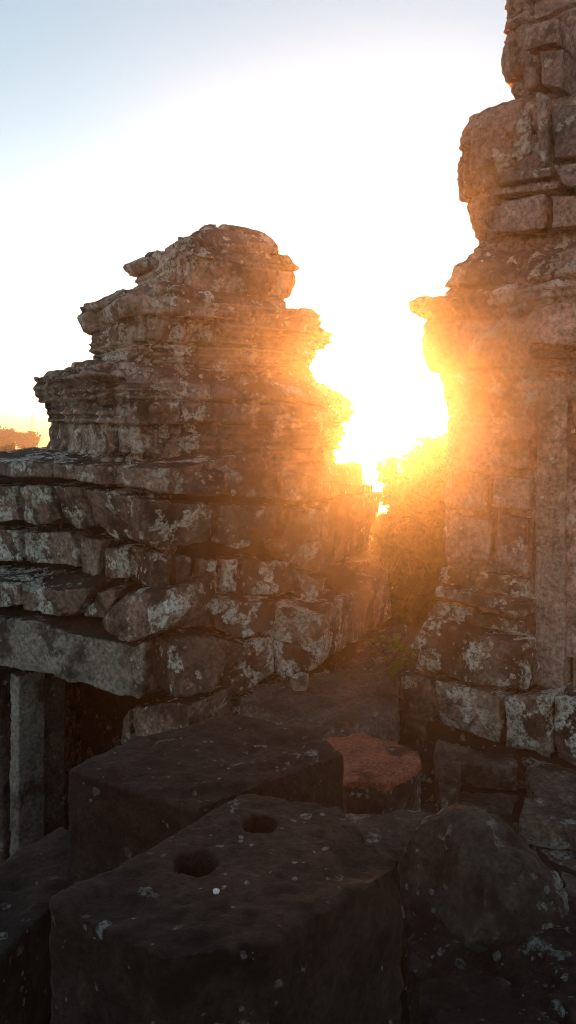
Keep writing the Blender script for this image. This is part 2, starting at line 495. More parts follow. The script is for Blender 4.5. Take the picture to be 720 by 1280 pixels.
course('recessed_course', [
    ([(-60, 655), (25, 659), (26, 706), (-60, 702)], 'L', -0.10),
    ([(28, 664), (88, 661), (97, 690), (98, 712), (30, 706)], 'L', -0.07),
    ([(98, 667), (128, 673), (123, 724), (98, 718)], 'L', -0.12),
    ([(127, 681), (166, 683), (164, 727), (126, 727)], 'L', -0.06),
    ([(167, 684), (192, 686), (188, 735), (167, 732)], 'L', -0.05),
    ([(186, 688), (217, 692), (215, 741), (186, 738)], 'R', -0.05),
    ([(218, 693), (246, 695), (244, 741), (217, 742)], 'R', -0.07),
    ([(247, 695), (275, 698), (274, 742), (245, 742)], 'R', -0.08),
    ([(276, 698), (300, 697), (298, 742), (275, 743)], 'R', -0.05),
    ([(301, 696), (372, 700), (372, 745), (301, 746)], 'R', -0.07),
    ([(373, 712), (402, 722), (402, 768), (373, 752)], 'R', -0.09),
    ([(398, 724), (476, 692), (484, 708), (398, 768)], 'F', -0.04),
], M_LOWER, lean=0.05)
course('lower_ledge_course', [
    ([(-80, 718), (26, 728), (28, 762), (-80, 752)], 'L', 0.10),
    ([(25, 735), (118, 732), (98, 770), (75, 776), (27, 763)], 'L', 0.10, {'rise': 0.08, 'depth': 0.4}),
    ([(119, 738), (160, 730), (128, 776), (100, 772)], 'L', 0.02, {'lean': 0.1}),
    ([(122, 778), (150, 742), (205, 737), (214, 770), (206, 790), (166, 804), (126, 786)], 'L', 0.09, {'lean': -0.35}),
    ([(206, 744), (258, 746), (268, 786), (212, 787)], 'R', 0.02),
    ([(258, 747), (350, 751), (346, 790), (304, 802), (268, 790)], 'R', 0.03),
    ([(351, 754), (402, 768), (402, 805), (348, 800)], 'R', 0.02),
    ([(398, 770), (489, 708), (491, 772), (398, 834)], 'F', 0.10),
], M_LOWER, rise=0.04)
course('rubble_course', [
    ([(208, 800), (232, 792), (270, 793), (290, 822), (272, 868), (216, 876)], 'R', 0.16, {'smooth': 9}),
    ([(270, 795), (303, 803), (345, 792), (350, 842), (300, 873), (276, 868)], 'R', 0.06, {'smooth': 8}),
    ([(346, 800), (402, 806), (404, 838), (352, 852)], 'R', 0.10, {'smooth': 6}),
    ([(164, 884), (216, 876), (240, 878), (238, 930), (160, 950)], 'L', 0.02),
    ([(238, 878), (302, 872), (310, 910), (238, 935)], 'R', 0.03),
    ([(150, 900), (164, 884), (166, 960), (143, 960)], 'L', -0.10),
    ([(300, 870), (420, 832), (420, 900), (300, 930)], 'R', 0.02),
    ([(143, 940), (240, 925), (240, 1300), (143, 1300)], 'L', -0.05),
    ([(200, 925), (420, 880), (420, 1150), (200, 1250)], 'R', -0.02),
], M_LOWER)
course('door_lintel', [
    ([(-120, 752), (-40, 768), (40, 773), (82, 786), (168, 805), (182, 801), (181, 872), (176, 878), (150, 872), (55, 845), (-120, 812)], 'L', 0.14),
], M_LINTEL, depth=0.45, lean=-0.05, smooth=3)
for nm, poly, w in (('colonette', [(9, 838), (26, 843), (26, 1250), (8, 1250)], 0.07), ('door_jamb', [(32, 842), (54, 848), (53, 1250), (32, 1250)], -0.14), ('door_jamb', [(-120, 815), (-14, 835), (-14, 1250), (-120, 1250)], 0.0)):
    course(nm, [(poly, 'L', w)], M_LINTEL, depth=0.2, smooth=3, a1=0.006, chip=0.004)


def hull_box(name, pts, z0, z1, mat, parent):
    A = [(x, y, z1) for x, y in pts]; B = [(x, y, z0) for x, y in pts]
    bm = prism(bmesh.new(), A, B)
    V, F = remesh(bm, 0.04, 1)
    V = erode(V, F, 3)
    return Acc().add(V, F, 0.4).build(name, mat, parent)


def P2(*terms):
    r = np.array(C0)
    for d, k in terms: r = r + np.asarray(d) * k
    return (r[0], r[1])


hull_box('masonry_core', [P2((NR, -0.3), (DR, 0.1)), P2((NR, -0.3), (DR, 0.85)), P2((NR, -0.3), (DR, 0.85), (DF, 2.0)), P2((NR, -0.3), (DR, -0.6), (DF, 2.2)), P2((NL, -0.32), (DL, 0.02))], -1.3, 1.30, M_BLACK, lt)  # core, roof and back wall coloured black to paint the doorway's shade
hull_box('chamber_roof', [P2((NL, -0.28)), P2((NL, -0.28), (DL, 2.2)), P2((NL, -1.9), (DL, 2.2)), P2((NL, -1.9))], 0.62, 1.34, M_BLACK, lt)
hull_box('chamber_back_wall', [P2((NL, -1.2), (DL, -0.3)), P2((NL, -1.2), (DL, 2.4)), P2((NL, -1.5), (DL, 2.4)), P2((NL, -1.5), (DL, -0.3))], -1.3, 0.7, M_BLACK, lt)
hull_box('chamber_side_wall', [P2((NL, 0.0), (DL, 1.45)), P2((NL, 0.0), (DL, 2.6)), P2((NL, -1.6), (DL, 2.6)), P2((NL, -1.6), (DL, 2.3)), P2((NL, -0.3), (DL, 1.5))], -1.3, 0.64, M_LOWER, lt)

# ------------------------------------------------------------------ right tower
RT_ROT = math.radians(-40); RS = 0.85; RT_Y = 4.55
RU = np.array([math.cos(RT_ROT), math.sin(RT_ROT), 0]); RN = np.array([math.sin(RT_ROT), -math.cos(RT_ROT), 0])
RP0 = at_y(556, 600, RT_Y - 0.123 * RS)
RXC = RP0[0] + 1.409 * RS; RYL = RP0[1]
PLANES['T'] = (np.array([RXC, RT_Y, 0]) + RN * RS * 0.985, RN)
rt = empty('temple_gate_tower', (RXC, RT_Y, 0.0))
tag(rt, 'tall sandstone tower cut off by the picture edge, with moulded base, pilaster and bulging cornice', 'tower')

W_L = [(556, 790), (556, 705), (556, 640), (557, 580), (559, 545), (558, 500), (553, 480), (560, 470), (640, 460)]
T0_L = [(560, 490), (553, 480), (543, 461), (532, 446), (530, 430), (530, 417), (525, 405), (513, 389), (510, 378), (524, 371), (553, 370), (552, 358), (562, 347), (567, 334), (580, 325), (590, 310), (606, 297), (660, 290)]
T1_L = [(612, 318), (603, 297), (591, 272), (585, 255), (577, 242), (576, 220), (576, 190), (580, 162), (590, 146), (610, 137), (637, 131), (650, 130), (690, 122)]
T2_L = [(655, 160), (652, 124), (641, 102), (634, 80), (635, 50), (637, 30), (645, 22), (639, 4), (634, -15), (640, -35), (655, -45), (700, -52), (760, -56)]
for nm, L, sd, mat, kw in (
        ('wall', W_L, 51, M_FLARE_TINT, dict(courses=(0.26, 0.42), joints=(0.3, 0.5), a1=0.006, off=0.005, band=0.0, missing=0.0, groove=0.012, redent=0.0)),
        ('cornice', T0_L, 63, M_FLARE_TINT, dict(courses=(0.16, 0.26), a1=0.02, band=0.006, redent=0.0, missing=0.0, off=0.012)),
        ('upper_tier', T1_L, 71, M_FLARE_TINT, dict(courses=(0.14, 0.3), a1=0.02, band=0.004, redent=0.07, off=0.018, missing=0.0)),
        ('crowning_tier', T2_L, 83, M_FLARE_TINT, dict(courses=(0.16, 0.3), a1=0.02, band=0.004, redent=0.07, off=0.018, missing=0.0))):
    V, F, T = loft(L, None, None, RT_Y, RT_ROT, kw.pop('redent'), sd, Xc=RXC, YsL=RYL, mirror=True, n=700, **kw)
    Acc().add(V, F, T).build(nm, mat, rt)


def tower_part(name, stones, mat, **kw):
    acc = Acc()
    for i, s in enumerate(stones):
        poly, w = s[:2]; k = dict(kw); k.update(s[2] if len(s) > 2 else {})
        V, F = wall_stone(poly, 'T', w, seed=i * 5 + len(name) * 3, **k)
        acc.add(V, F, float(rng.uniform(0.2, 0.9)))
    return acc.build(name, mat, rt)


flat = dict(a1=0.006, a2=0.005, chip=0.008, voxel=0.009, smooth=2)
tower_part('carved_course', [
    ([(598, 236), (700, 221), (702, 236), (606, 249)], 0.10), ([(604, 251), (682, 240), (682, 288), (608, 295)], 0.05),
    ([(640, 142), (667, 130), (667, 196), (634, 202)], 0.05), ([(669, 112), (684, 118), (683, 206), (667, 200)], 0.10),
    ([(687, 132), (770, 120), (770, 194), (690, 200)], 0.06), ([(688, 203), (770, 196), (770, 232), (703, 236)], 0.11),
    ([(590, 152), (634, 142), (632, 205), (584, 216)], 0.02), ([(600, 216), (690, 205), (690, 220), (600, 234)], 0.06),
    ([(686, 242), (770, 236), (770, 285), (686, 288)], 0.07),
], M_FLARE_TINT, depth=0.25, voxel=0.009, a1=0.01)
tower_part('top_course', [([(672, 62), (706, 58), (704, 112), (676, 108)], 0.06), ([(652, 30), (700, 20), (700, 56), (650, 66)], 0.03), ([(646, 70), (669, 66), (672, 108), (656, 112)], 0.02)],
    M_FLARE_TINT, depth=0.25, voxel=0.009, a1=0.01)
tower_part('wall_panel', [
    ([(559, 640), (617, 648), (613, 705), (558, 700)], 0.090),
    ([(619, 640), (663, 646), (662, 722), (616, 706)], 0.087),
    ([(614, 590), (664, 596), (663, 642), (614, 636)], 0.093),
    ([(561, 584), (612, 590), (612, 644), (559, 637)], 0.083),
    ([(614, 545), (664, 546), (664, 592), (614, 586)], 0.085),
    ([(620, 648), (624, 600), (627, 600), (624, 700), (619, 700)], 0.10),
], M_FLARE_TINT, depth=0.2, tilt=0.012, **flat)
tower_part('pilaster', [([(668, 474), (711, 472), (707, 868), (665, 860)], 0.04)], M_PLAIN, depth=0.2, tilt=0.0, **flat)
tower_part('door_frame', [([(714, 472), (760, 470), (752, 890), (710, 868)], -0.02)], M_PLAIN, depth=0.15, tilt=0.0, **flat)
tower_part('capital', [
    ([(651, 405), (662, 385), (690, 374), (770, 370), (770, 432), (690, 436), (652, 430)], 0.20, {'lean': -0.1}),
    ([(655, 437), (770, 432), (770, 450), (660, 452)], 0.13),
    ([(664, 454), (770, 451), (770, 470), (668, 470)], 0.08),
], M_FLARE_TINT, depth=0.4, voxel=0.01)
tower_part('base_moulding', [
    ([(548, 706), (600, 712), (662, 722), (662, 752), (600, 738), (543, 727)], 0.08),
    ([(541, 729), (598, 740), (661, 755), (660, 776), (600, 760), (540, 745)], 0.19, {'smooth': 6}),
    ([(546, 748), (600, 763), (659, 779), (660, 800), (600, 787), (530, 768)], 0.09),
    ([(532, 772), (600, 790), (661, 803), (661, 868), (600, 856), (545, 845), (516, 842), (505, 805)], 0.20, {'smooth': 12, 'a1': 0.03, 'chip': 0.035, 'a2': 0.014}),
], M_BASE, depth=0.8, voxel=0.01, tilt=0.015)
tower_part('plinth', [
    ([(497, 838), (540, 846), (545, 912), (526, 905), (503, 876)], 0.24, {'smooth': 9}),
    ([(541, 848), (628, 868), (626, 934), (545, 912)], 0.26),
    ([(548, 872), (590, 884), (588, 906), (552, 900)], 0.285),
    ([(629, 869), (690, 868), (690, 956), (627, 938)], 0.27),
    ([(691, 867), (790, 880), (790, 985), (691, 960)], 0.24),
], M_BASE, depth=0.8, voxel=0.01, a1=0.02, chip=0.022)

# ------------------------------------------------------------------ fallen stones
def top_stone(px, plane, height, taper=0.03, drop=(0, 0, -1), **kw):
    """block from the outline of its top face; plane = (point, normal)"""
    P, N = plane
    A = [on_plane(x, y, P, N) for x, y in px]
    c = np.mean(A, axis=0)
    B = [a + np.array(drop) * height + (a - c) * taper for a in A]
    return A, B


def flat_plane(z, tx=0.0, ty=0.0, at=(0, 0)):
    n = np.array([-tx, -ty, 1.0]); n /= np.linalg.norm(n)
    return (np.array([at[0], at[1], z]), n)


def single(name, V, F, mat, label, cat, tone=0.5, group=None):
    lo = V.min(0); hi = V.max(0)
    o = Acc().add(V, F, tone).build(name, mat, None, ((lo[0] + hi[0]) / 2, (lo[1] + hi[1]) / 2, lo[2]))
    return tag(o, label, cat, group)


def cyl(c, r, z0, z1, n=28, ex=1.0):
    bm = bmesh.new()
    a = [(c[0] + r * math.cos(6.2832 * i / n), c[1] + ex * r * math.sin(6.2832 * i / n), z1) for i in range(n)]
    b = [(x, y, z0) for x, y, _ in a]
    return prism(bm, a, b)


GR = 'fallen stone blocks in the foreground'
pH = flat_plane(0.95)
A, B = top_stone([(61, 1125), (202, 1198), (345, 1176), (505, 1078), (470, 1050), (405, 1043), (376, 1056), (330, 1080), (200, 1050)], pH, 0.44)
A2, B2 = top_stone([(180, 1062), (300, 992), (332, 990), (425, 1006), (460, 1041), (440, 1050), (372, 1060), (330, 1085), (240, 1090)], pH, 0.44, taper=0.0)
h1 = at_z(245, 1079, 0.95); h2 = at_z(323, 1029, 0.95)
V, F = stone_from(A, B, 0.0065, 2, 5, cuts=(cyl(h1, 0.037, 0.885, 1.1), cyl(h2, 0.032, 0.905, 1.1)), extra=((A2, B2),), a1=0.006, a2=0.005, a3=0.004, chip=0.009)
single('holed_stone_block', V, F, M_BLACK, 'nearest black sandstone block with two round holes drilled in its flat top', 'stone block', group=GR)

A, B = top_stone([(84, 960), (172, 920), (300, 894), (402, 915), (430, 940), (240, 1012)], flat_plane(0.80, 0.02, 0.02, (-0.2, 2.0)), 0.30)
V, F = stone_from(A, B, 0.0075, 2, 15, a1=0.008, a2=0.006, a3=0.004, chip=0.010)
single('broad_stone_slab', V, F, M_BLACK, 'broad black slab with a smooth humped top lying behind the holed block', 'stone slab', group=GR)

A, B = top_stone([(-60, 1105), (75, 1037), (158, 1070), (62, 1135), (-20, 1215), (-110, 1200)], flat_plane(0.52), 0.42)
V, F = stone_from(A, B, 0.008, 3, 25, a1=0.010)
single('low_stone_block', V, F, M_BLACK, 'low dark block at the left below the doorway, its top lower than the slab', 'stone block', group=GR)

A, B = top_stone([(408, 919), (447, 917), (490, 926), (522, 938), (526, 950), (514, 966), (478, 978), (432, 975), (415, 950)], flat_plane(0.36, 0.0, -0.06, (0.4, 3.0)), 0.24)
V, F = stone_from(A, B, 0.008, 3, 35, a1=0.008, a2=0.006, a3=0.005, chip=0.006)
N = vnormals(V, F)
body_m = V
lat = single('laterite_block', V, F, M_LATERITE_SUN, 'small block with a flat top coloured orange red as if sunlit and dark sides behind the holed block', 'stone block', group=GR)
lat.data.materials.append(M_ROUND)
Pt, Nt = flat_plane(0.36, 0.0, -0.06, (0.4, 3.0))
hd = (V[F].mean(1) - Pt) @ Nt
mi = np.where(hd + 0.012 * fbm(V[F].mean(1) * 30, 2, 5) > -0.028, 0, 1).astype(np.int32)  # low sunlight put into the colour: orange top faces, dark sides
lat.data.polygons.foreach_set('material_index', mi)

A, B = top_stone([(430, 1016), (500, 1012), (566, 1022), (575, 1050), (520, 1075), (440, 1070)], flat_plane(0.40), 0.3)
V, F = stone_from(A, B, 0.009, 6, 45)
single('dark_stone_block', V, F, M_ROUND, 'dark lichen spotted stone wedged between the orange topped block and the round stone', 'stone block', group=GR)

# round carved stone: turned profile with a lip, lying tilted
def round_stone():
    c = at_y(606, 1138, 1.96)
    prof = [(0.0, 0.230), (0.07, 0.226), (0.125, 0.200), (0.165, 0.150), (0.187, 0.08), (0.196, 0.01), (0.192, -0.06), (0.178, -0.085), (0.222, -0.100), (0.228, -0.15), (0.205, -0.19), (0.13, -0.22), (0.0, -0.22)]
    bm = bmesh.new(); n = 40; rings = []
    for r, z in prof[1:-1]:
        rings.append([bm.verts.new((r * math.cos(6.28318 * i / n), r * math.sin(6.28318 * i / n), z)) for i in range(n)])
    t = bm.verts.new((0, 0, prof[0][1])); b = bm.verts.new((0, 0, prof[-1][1]))
    for i in range(n):
        j = (i + 1) % n
        bm.faces.new([t, rings[0][i], rings[0][j]]); bm.faces.new([b, rings[-1][j], rings[-1][i]])
        for a, bb in zip(rings, rings[1:]): bm.faces.new([a[i], bb[i], bb[j], a[j]])
    bmesh.ops.recalc_face_normals(bm, faces=bm.faces)
    # one flat broken facet on the upper left
    q = Vector((-0.50, -0.35, 0.8)).normalized()
    bmesh.ops.bisect_plane(bm, geom=bm.verts[:] + bm.edges[:] + bm.faces[:], plane_co=q * 0.160, plane_no=q, clear_outer=True)
    bmesh.ops.holes_fill(bm, edges=[e for e in bm.edges if e.is_boundary])
    for d, r in (((0.5, -0.7, 0.45), 0.185), ((-0.75, -0.6, 0.1), 0.178), ((0.1, -0.5, 0.85), 0.205), ((0.85, -0.1, 0.5), 0.188)):
        q = Vector(d).normalized()
        bmesh.ops.bisect_plane(bm, geom=bm.verts[:] + bm.edges[:] + bm.faces[:], plane_co=q * r, plane_no=q, clear_outer=True)
        bmesh.ops.holes_fill(bm, edges=[e for e in bm.edges if e.is_boundary])
    bmesh.ops.transform(bm, matrix=Matrix.Translation(Vector(c)) @ Matrix.Scale(1.1, 4) @ Matrix.Rotation(math.radians(-26), 4, 'Y') @ Matrix.Rotation(math.radians(4), 4, 'X'), verts=bm.verts)
    V, F = remesh(bm, 0.006, 2)
    return erode(V, F, 55, a1=0.018, a2=0.010, a3=0.005, chip=0.018), F


V, F = round_stone()
single('round_carved_stone', V, F, M_ROUND, 'rounded carved stone with a moulded lip, blotched with grey lichen, at the lower right', 'carved stone', group=GR)

A, B = top_stone([(508, 1120), (600, 1085), (740, 1130), (760, 1240), (640, 1330), (520, 1330)], flat_plane(0.42), 0.4)  # added stone that blocks low sun and darkens the ground here
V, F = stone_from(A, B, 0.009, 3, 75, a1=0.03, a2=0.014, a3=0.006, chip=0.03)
single('dark_stone_block', V, F, M_BLACK, 'black flat stone added under the round carved stone to keep the ground dark', 'stone block', group=GR)

A, B = top_stone([(300, 880), (345, 856), (405, 838), (470, 826), (492, 850), (500, 880), (470, 905), (420, 925), (330, 905)], flat_plane(0.22), 0.2)
V, F = stone_from(A, B, 0.010, 3, 65, a1=0.03, a2=0.014, a3=0.006, chip=0.03)
single('path_slab', V, F, M_PAVE, 'worn flat slab lying at the foot of the tower wall where the narrow path begins', 'stone slab')
A, B = top_stone([(400, 828), (455, 790), (505, 778), (512, 800), (495, 826), (450, 834)], flat_plane(0.12), 0.15)
V, F = stone_from(A, B, 0.010, 3, 66, a1=0.03, a2=0.014, a3=0.006, chip=0.03)
single('path_slab', V, F, M_PAVE, 'uneven slab farther along the narrow path between the two towers', 'stone slab')
A, B = top_stone([(362, 845), (374, 838), (386, 842), (383, 851), (368, 853)], flat_plane(0.30), 0.05)
V, F = stone_from(A, B, 0.006, 5, 67, a1=0.004, chip=0.004)
single('loose_stone', V, F, M_BASE, 'small pale loose stone on the path slab beside the tower wall', 'stone')
A, B = top_stone([(266, 1111), (270, 1109), (275, 1111), (273, 1115), (267, 1115)], flat_plane(0.957), 0.007)
V, F = stone_from(A, B, 0.0012, 3, 68, a1=0.0005, a2=0.0, a3=0.0, chip=0.0)
single('white_pebble', V, F, M_WHITE, 'tiny white pebble lying on top of the holed block beside the larger hole', 'pebble')

# ------------------------------------------------------------------ terrace
def grid(x0, x1, y0, y1, nx, ny, fz):
    xs = np.linspace(x0, x1, nx); ys = np.linspace(y0, y1, ny)
    X, Y = np.meshgrid(xs, ys)
    P = np.stack([X.ravel(), Y.ravel(), np.zeros(X.size)], 1)
    P[:, 2] = fz(P[:, 0], P[:, 1], P)
    idx = np.arange(nx * ny).reshape(ny, nx)
    F = np.stack([idx[:-1, :-1], idx[:-1, 1:], idx[1:, 1:], idx[1:, :-1]], 2).reshape(-1, 4)
    return P, F


def terr(x, y, P):
    z = 0.0 + 0.03 * fbm(P * 1.7, 3, 90) + 0.02 * fbm(P * 7, 3, 91)
    z = z + 0.36 * np.exp(-((x + 0.25) / 0.6) ** 2 - ((y - 1.6) / 0.6) ** 2)
    z = z + 0.10 * np.exp(-((x - 0.6) / 0.5) ** 2 - ((y - 2.1) / 0.5) ** 2)
    low = sstep(-0.25, -0.75, x - 0.25 * (y - 3.0)) * sstep(1.9, 2.5, y)
    z = z * (1 - low) - 1.25 * low
    edge = sstep(6.2, 7.2, y)
    return z * (1 - edge) + edge * -2.2


P, F = grid(-7, 8, -3.5, 9.0, 300, 260, terr)
tag(link('terrace_ground', mesh_quads('terrace_ground', P, F, np.full(len(P), .5)), M_EARTH), kind='structure')

acc = Acc()
pav = [[(545, 958), (575, 950), (572, 985), (548, 1000)], [(580, 952), (655, 962), (660, 985), (590, 982)], [(658, 958), (760, 975), (760, 1005), (668, 990)],
       [(576, 988), (650, 990), (640, 1012), (568, 1010)], [(655, 993), (760, 1010), (760, 1040), (645, 1020)], [(470, 905), (540, 915), (545, 950), (500, 930)],
       [(545, 925), (640, 942), (650, 958), (548, 950)], [(640, 1028), (760, 1050), (760, 1100), (690, 1075)], [(500, 878), (535, 895), (530, 912), (505, 902)],
       [(650, 945), (760, 968), (760, 978), (656, 960)], [(500, 1000), (560, 1003), (560, 1016), (500, 1012)], [(700, 1085), (790, 1110), (790, 1190), (715, 1160)]]
for i, q in enumerate(pav):
    A, B = top_stone(q, flat_plane(0.06 + 0.015 * math.sin(i * 2.3), 0.02 * math.sin(i * 5), 0.02 * math.cos(i * 3)), 0.12, 0.0)
    V, F = stone_from(A, B, 0.012, 4, 100 + i, a1=0.012)
    acc.add(V, F, float(rng.uniform(0, 1)))
tag(acc.build('terrace_paving', M_PAVE), kind='structure')


r5 = np.random.default_rng(77); acc = Acc()
ico = np.array([(1, 0, 0), (0, 1, 0), (-1, 0, 0), (0, -1, 0), (0, 0, 1), (0, 0, -1)], float)
icf = np.array([(0, 1, 4, 4), (1, 2, 4, 4), (2, 3, 4, 4), (3, 0, 4, 4), (1, 0, 5, 5), (2, 1, 5, 5), (3, 2, 5, 5), (0, 3, 5, 5)])
gx = r5.uniform(-0.3, 1.7, 900); gy = r5.uniform(1.3, 5.8, 900)
gz = terr(gx, gy, np.stack([gx, gy, 0 * gx], 1))
gv = []; gf = []
for i in range(900):
    q = ico * r5.uniform(.004, .026) * r5.uniform(.5, 1.2, 3) + r5.normal(size=(6, 3)) * .002
    gv.append(q + np.array([gx[i], gy[i], gz[i] + .004])); gf.append(icf[:, :3] + 6 * i)
tag(link('gravel', mesh_quads('gravel', np.vstack(gv), np.vstack(gf), np.full(5400, .5), False), M_PAVE), kind='stuff')

# distant land: temple hill falling to a plain
def land_sheet():
    rs = np.concatenate([[0, 4, 7, 9, 11, 14, 18, 24, 32, 44, 60, 80, 110, 150], np.geomspace(200, 22000, 46)])
    n = 160; th = np.linspace(0, 2 * math.pi, n, endpoint=False)
    R, T = np.meshgrid(rs, th, indexing='ij')
    V = np.stack([(R * np.cos(T)).ravel(), (R * np.sin(T)).ravel(), np.zeros(R.size)], 1)
    r = R.ravel()
    z = -2.5 - 59.5 * sstep(7, 150, r)
    z = z + np.clip(r * 0.03, 0, 4) * fbm(V / np.maximum(r, 30)[:, None] * 9, 3, 120)
    V[:, 2] = z
    idx = np.arange(len(V)).reshape(len(rs), n)
    F = np.stack([idx[:-1], idx[1:], np.roll(idx, -1, 1)[1:], np.roll(idx, -1, 1)[:-1]], 2).reshape(-1, 4)
    return V, F


V, F = land_sheet()
tag(link('land', mesh_quads('land', V, F, np.full(len(V), .5)), M_LAND), kind='structure')


# ------------------------------------------------------------------ plants
def leaves(points, size, seed, aspect=0.5, up=0.3):
    r = np.random.default_rng(seed); n = len(points)
    d = r.normal(size=(n, 3)); d[:, 2] += up; d /= np.linalg.norm(d, axis=1, keepdims=True)
    s = np.cross(d, r.normal(size=(n, 3))); s /= np.linalg.norm(s, axis=1, keepdims=True)
    k = (size * r.uniform(0.6, 1.3, n))[:, None]
    nn = np.cross(d, s)
    a = points; b = points + d * k * 0.5 + s * k * aspect * 0.5 + nn * k * 0.08; c = points + d * k; e = points + d * k * 0.5 - s * k * aspect * 0.5 + nn * k * 0.08
    V = np.stack([a, b, c, e], 1).reshape(-1, 3); F = np.arange(4 * n).reshape(n, 4)
    return V, F, np.repeat(r.uniform(0, 1, n), 4)


def tube(acc, p, r, n=7):
    p = np.array(p, float); V = []
    for i in range(len(p)):
        t = p[min(i + 1, len(p) - 1)] - p[max(i - 1, 0)]; t /= np.linalg.norm(t)
        a = np.cross(t, [0.31, 0.9, 0.2]); a /= np.linalg.norm(a); b = np.cross(t, a)
        for k in range(n):
            V.append(p[i] + r[i] * (a * math.cos(6.2832 * k / n) + b * math.sin(6.2832 * k / n)))
    idx = np.arange(len(V)).reshape(len(p), n)
    F = np.stack([idx[:-1], np.roll(idx, -1, 1)[:-1], np.roll(idx, -1, 1)[1:], idx[1:]], 2).reshape(-1, 4)
    acc.add(np.array(V), F, 0.5)


def tree(name, base, blobs, nleaf, size, seed, label, cat, group=None, trunk_r=0.1, trunk=True):
    """blobs: (centre, radius) lobes the foliage gathers round"""
    r = np.random.default_rng(seed)
    o = empty(name, base); tag(o, label, cat, group)
    acc = Acc()
    top = np.mean([b[0] for b in blobs], axis=0)
    base = np.array(base, float)
    for c, rad in blobs:
        c = np.array(c)
        m = base * 0.45 + top * 0.55; m = m + r.normal(size=3) * rad * 0.1
        q = [base, base * 0.6 + m * 0.4, m, m * 0.4 + c * 0.6 + r.normal(size=3) * rad * .12, c + (c - m) * 0.15]
        tube(acc, q, [trunk_r, trunk_r * .8, trunk_r * .5, trunk_r * .28, trunk_r * .1])
    acc.build('trunk', M_BARK, o)
    pts = []
    tot = sum(b[1] ** 2 for b in blobs)
    for c, rad in blobs:
        k = int(nleaf * rad ** 2 / tot); nc = max(8, k // 26)
        d = r.normal(size=(nc, 3)); d /= np.linalg.norm(d, axis=1, keepdims=True)
        cc = np.array(c) + d * rad * (r.uniform(0.25, 1.05, nc) ** 0.6)[:, None]
        pick = cc[r.integers(0, nc, k)]
        pts.append(pick + r.normal(size=(k, 3)) * rad * 0.11)
    V, F, T = leaves(np.vstack(pts), size, seed + 1)
    link('crown', mesh_quads('crown', V, F, T, smooth=False), M_LEAF, o)
    return o


def bl(px, py, Y, rpx, dy=0.0):
    return (at_y(px, py, Y) + np.array([0, dy, 0]), rpx * Y / F_PX)


TY = 8.0
tree('broadleaf_tree', at_y(545, 800, TY), [bl(536, 590, TY, 36), bl(526, 612, TY, 34, -.3), bl(520, 660, TY, 36, .3), bl(545, 640, TY, 44), bl(500, 700, TY, 34, -.5), bl(540, 700, TY, 42), bl(575, 600, TY, 46, .4), bl(600, 660, TY, 55, .2), bl(555, 568, TY, 22, .2), bl(472, 720, TY, 18, .2), bl(500, 760, TY, 50, 0), bl(545, 780, TY, 50, 0), bl(462, 765, TY, 26, 0), bl(484, 665, TY, 18, .3), bl(482, 700, TY, 22, .3), bl(492, 625, TY, 14, .2), bl(491, 594, TY, 15, .2), bl(466, 735, TY, 20, .3)],
     34000, 0.085, 31, 'bushy tree against the sun in the gap between the two towers', 'tree', trunk_r=0.07)
tree('conical_tree', at_y(455, 612, 40.0), [bl(455, 600, 40, 12), bl(455, 592, 40, 8), bl(455, 584, 40, 5), bl(455, 577, 40, 2.5)],
     3500, 0.10, 33, 'small conical tree far off beyond the low tower wall, hazy in the sunlight', 'tree', trunk_r=0.08)
for i, (px, py, r_, Y) in enumerate(((8, 562, 10, 24), (30, 565, 9, 25), (47, 568, 7, 23), (-20, 562, 12, 26), (6, 545, 13, 46), (34, 548, 11, 48), (-18, 543, 15, 50))):  # the farther treetops are added to dull the overbright plain
    tree('distant_tree', at_y(px, py + (25 if Y < 30 else 190), Y), [bl(px - r_ * .6, py + 2, Y, r_ * .7), bl(px + r_ * .5, py, Y, r_ * .8), bl(px, py + 6, Y, r_)], 1600 if Y < 30 else 5000, 0.09 if Y < 30 else 0.16, 41 + i,
         ('round treetop just beyond the stone ledge at the left picture edge', 'low round treetop beyond the ledge, second from the picture edge', 'small treetop beyond the ledge nearest the stepped tower', 'treetop beyond the ledge partly cut by the picture edge', 'added hazy treetop standing in for the dull plain at the left picture edge', 'added hazy treetop standing in for the dull plain beside the stepped tower', 'tallest added treetop standing in for the dull plain, cut by the left picture edge')[i], 'tree', 'treetops below the temple hill', trunk_r=0.06)
# far woods on the plain
pts = []
r3 = np.random.default_rng(99)
for k in range(5200):
    y = r3.uniform(0, 1) ** 1.5 * 2600 + 190
    x = r3.uniform(-0.55, 0.55) * y
    h = r3.uniform(5, 12)
    for _ in range(5): pts.append((x + r3.normal() * h * .35, y + r3.normal() * h * .35, -62 + h * r3.uniform(.3, 1.0)))
V, F, T = leaves(np.array(pts), 6.0, 98, 0.9)
tag(link('far_woods', mesh_quads('far_woods', V, F, T, smooth=False), M_LEAF), kind='stuff')

# mast on the plain
mt = at_y(40, 517, 350.0); mb = np.array([mt[0], mt[1], -62.0])
mast = empty('radio_mast', mb); tag(mast, 'thin pale mast standing out on the hazy plain left of the stepped tower', 'mast')
a = Acc()
for sx, sy in ((-1, -1), (1, -1), (1, 1), (-1, 1)):
    tube(a, [mb + np.array([sx * 1.4, sy * 1.4, 0]), mt + np.array([sx * .3, sy * .3, 0])], [.25, .18], 5)
for k in range(10):
    f0, f1 = k / 10, (k + 1) / 10
    w0, w1 = 1.4 - 1.1 * f0, 1.4 - 1.1 * f1
    for s in (-1, 1):
        tube(a, [mb + (mt - mb) * f0 + np.array([s * w0, -w0, 0]), mb + (mt - mb) * f1 + np.array([-s * w1, -w1, 0])], [.1, .1], 4)
a.build('lattice', M_STEEL, mast)
a = Acc(); tube(a, [mt, mt + np.array([0, 0, 4.0])], [.12, .06], 5); a.build('aerial', M_STEEL, mast)

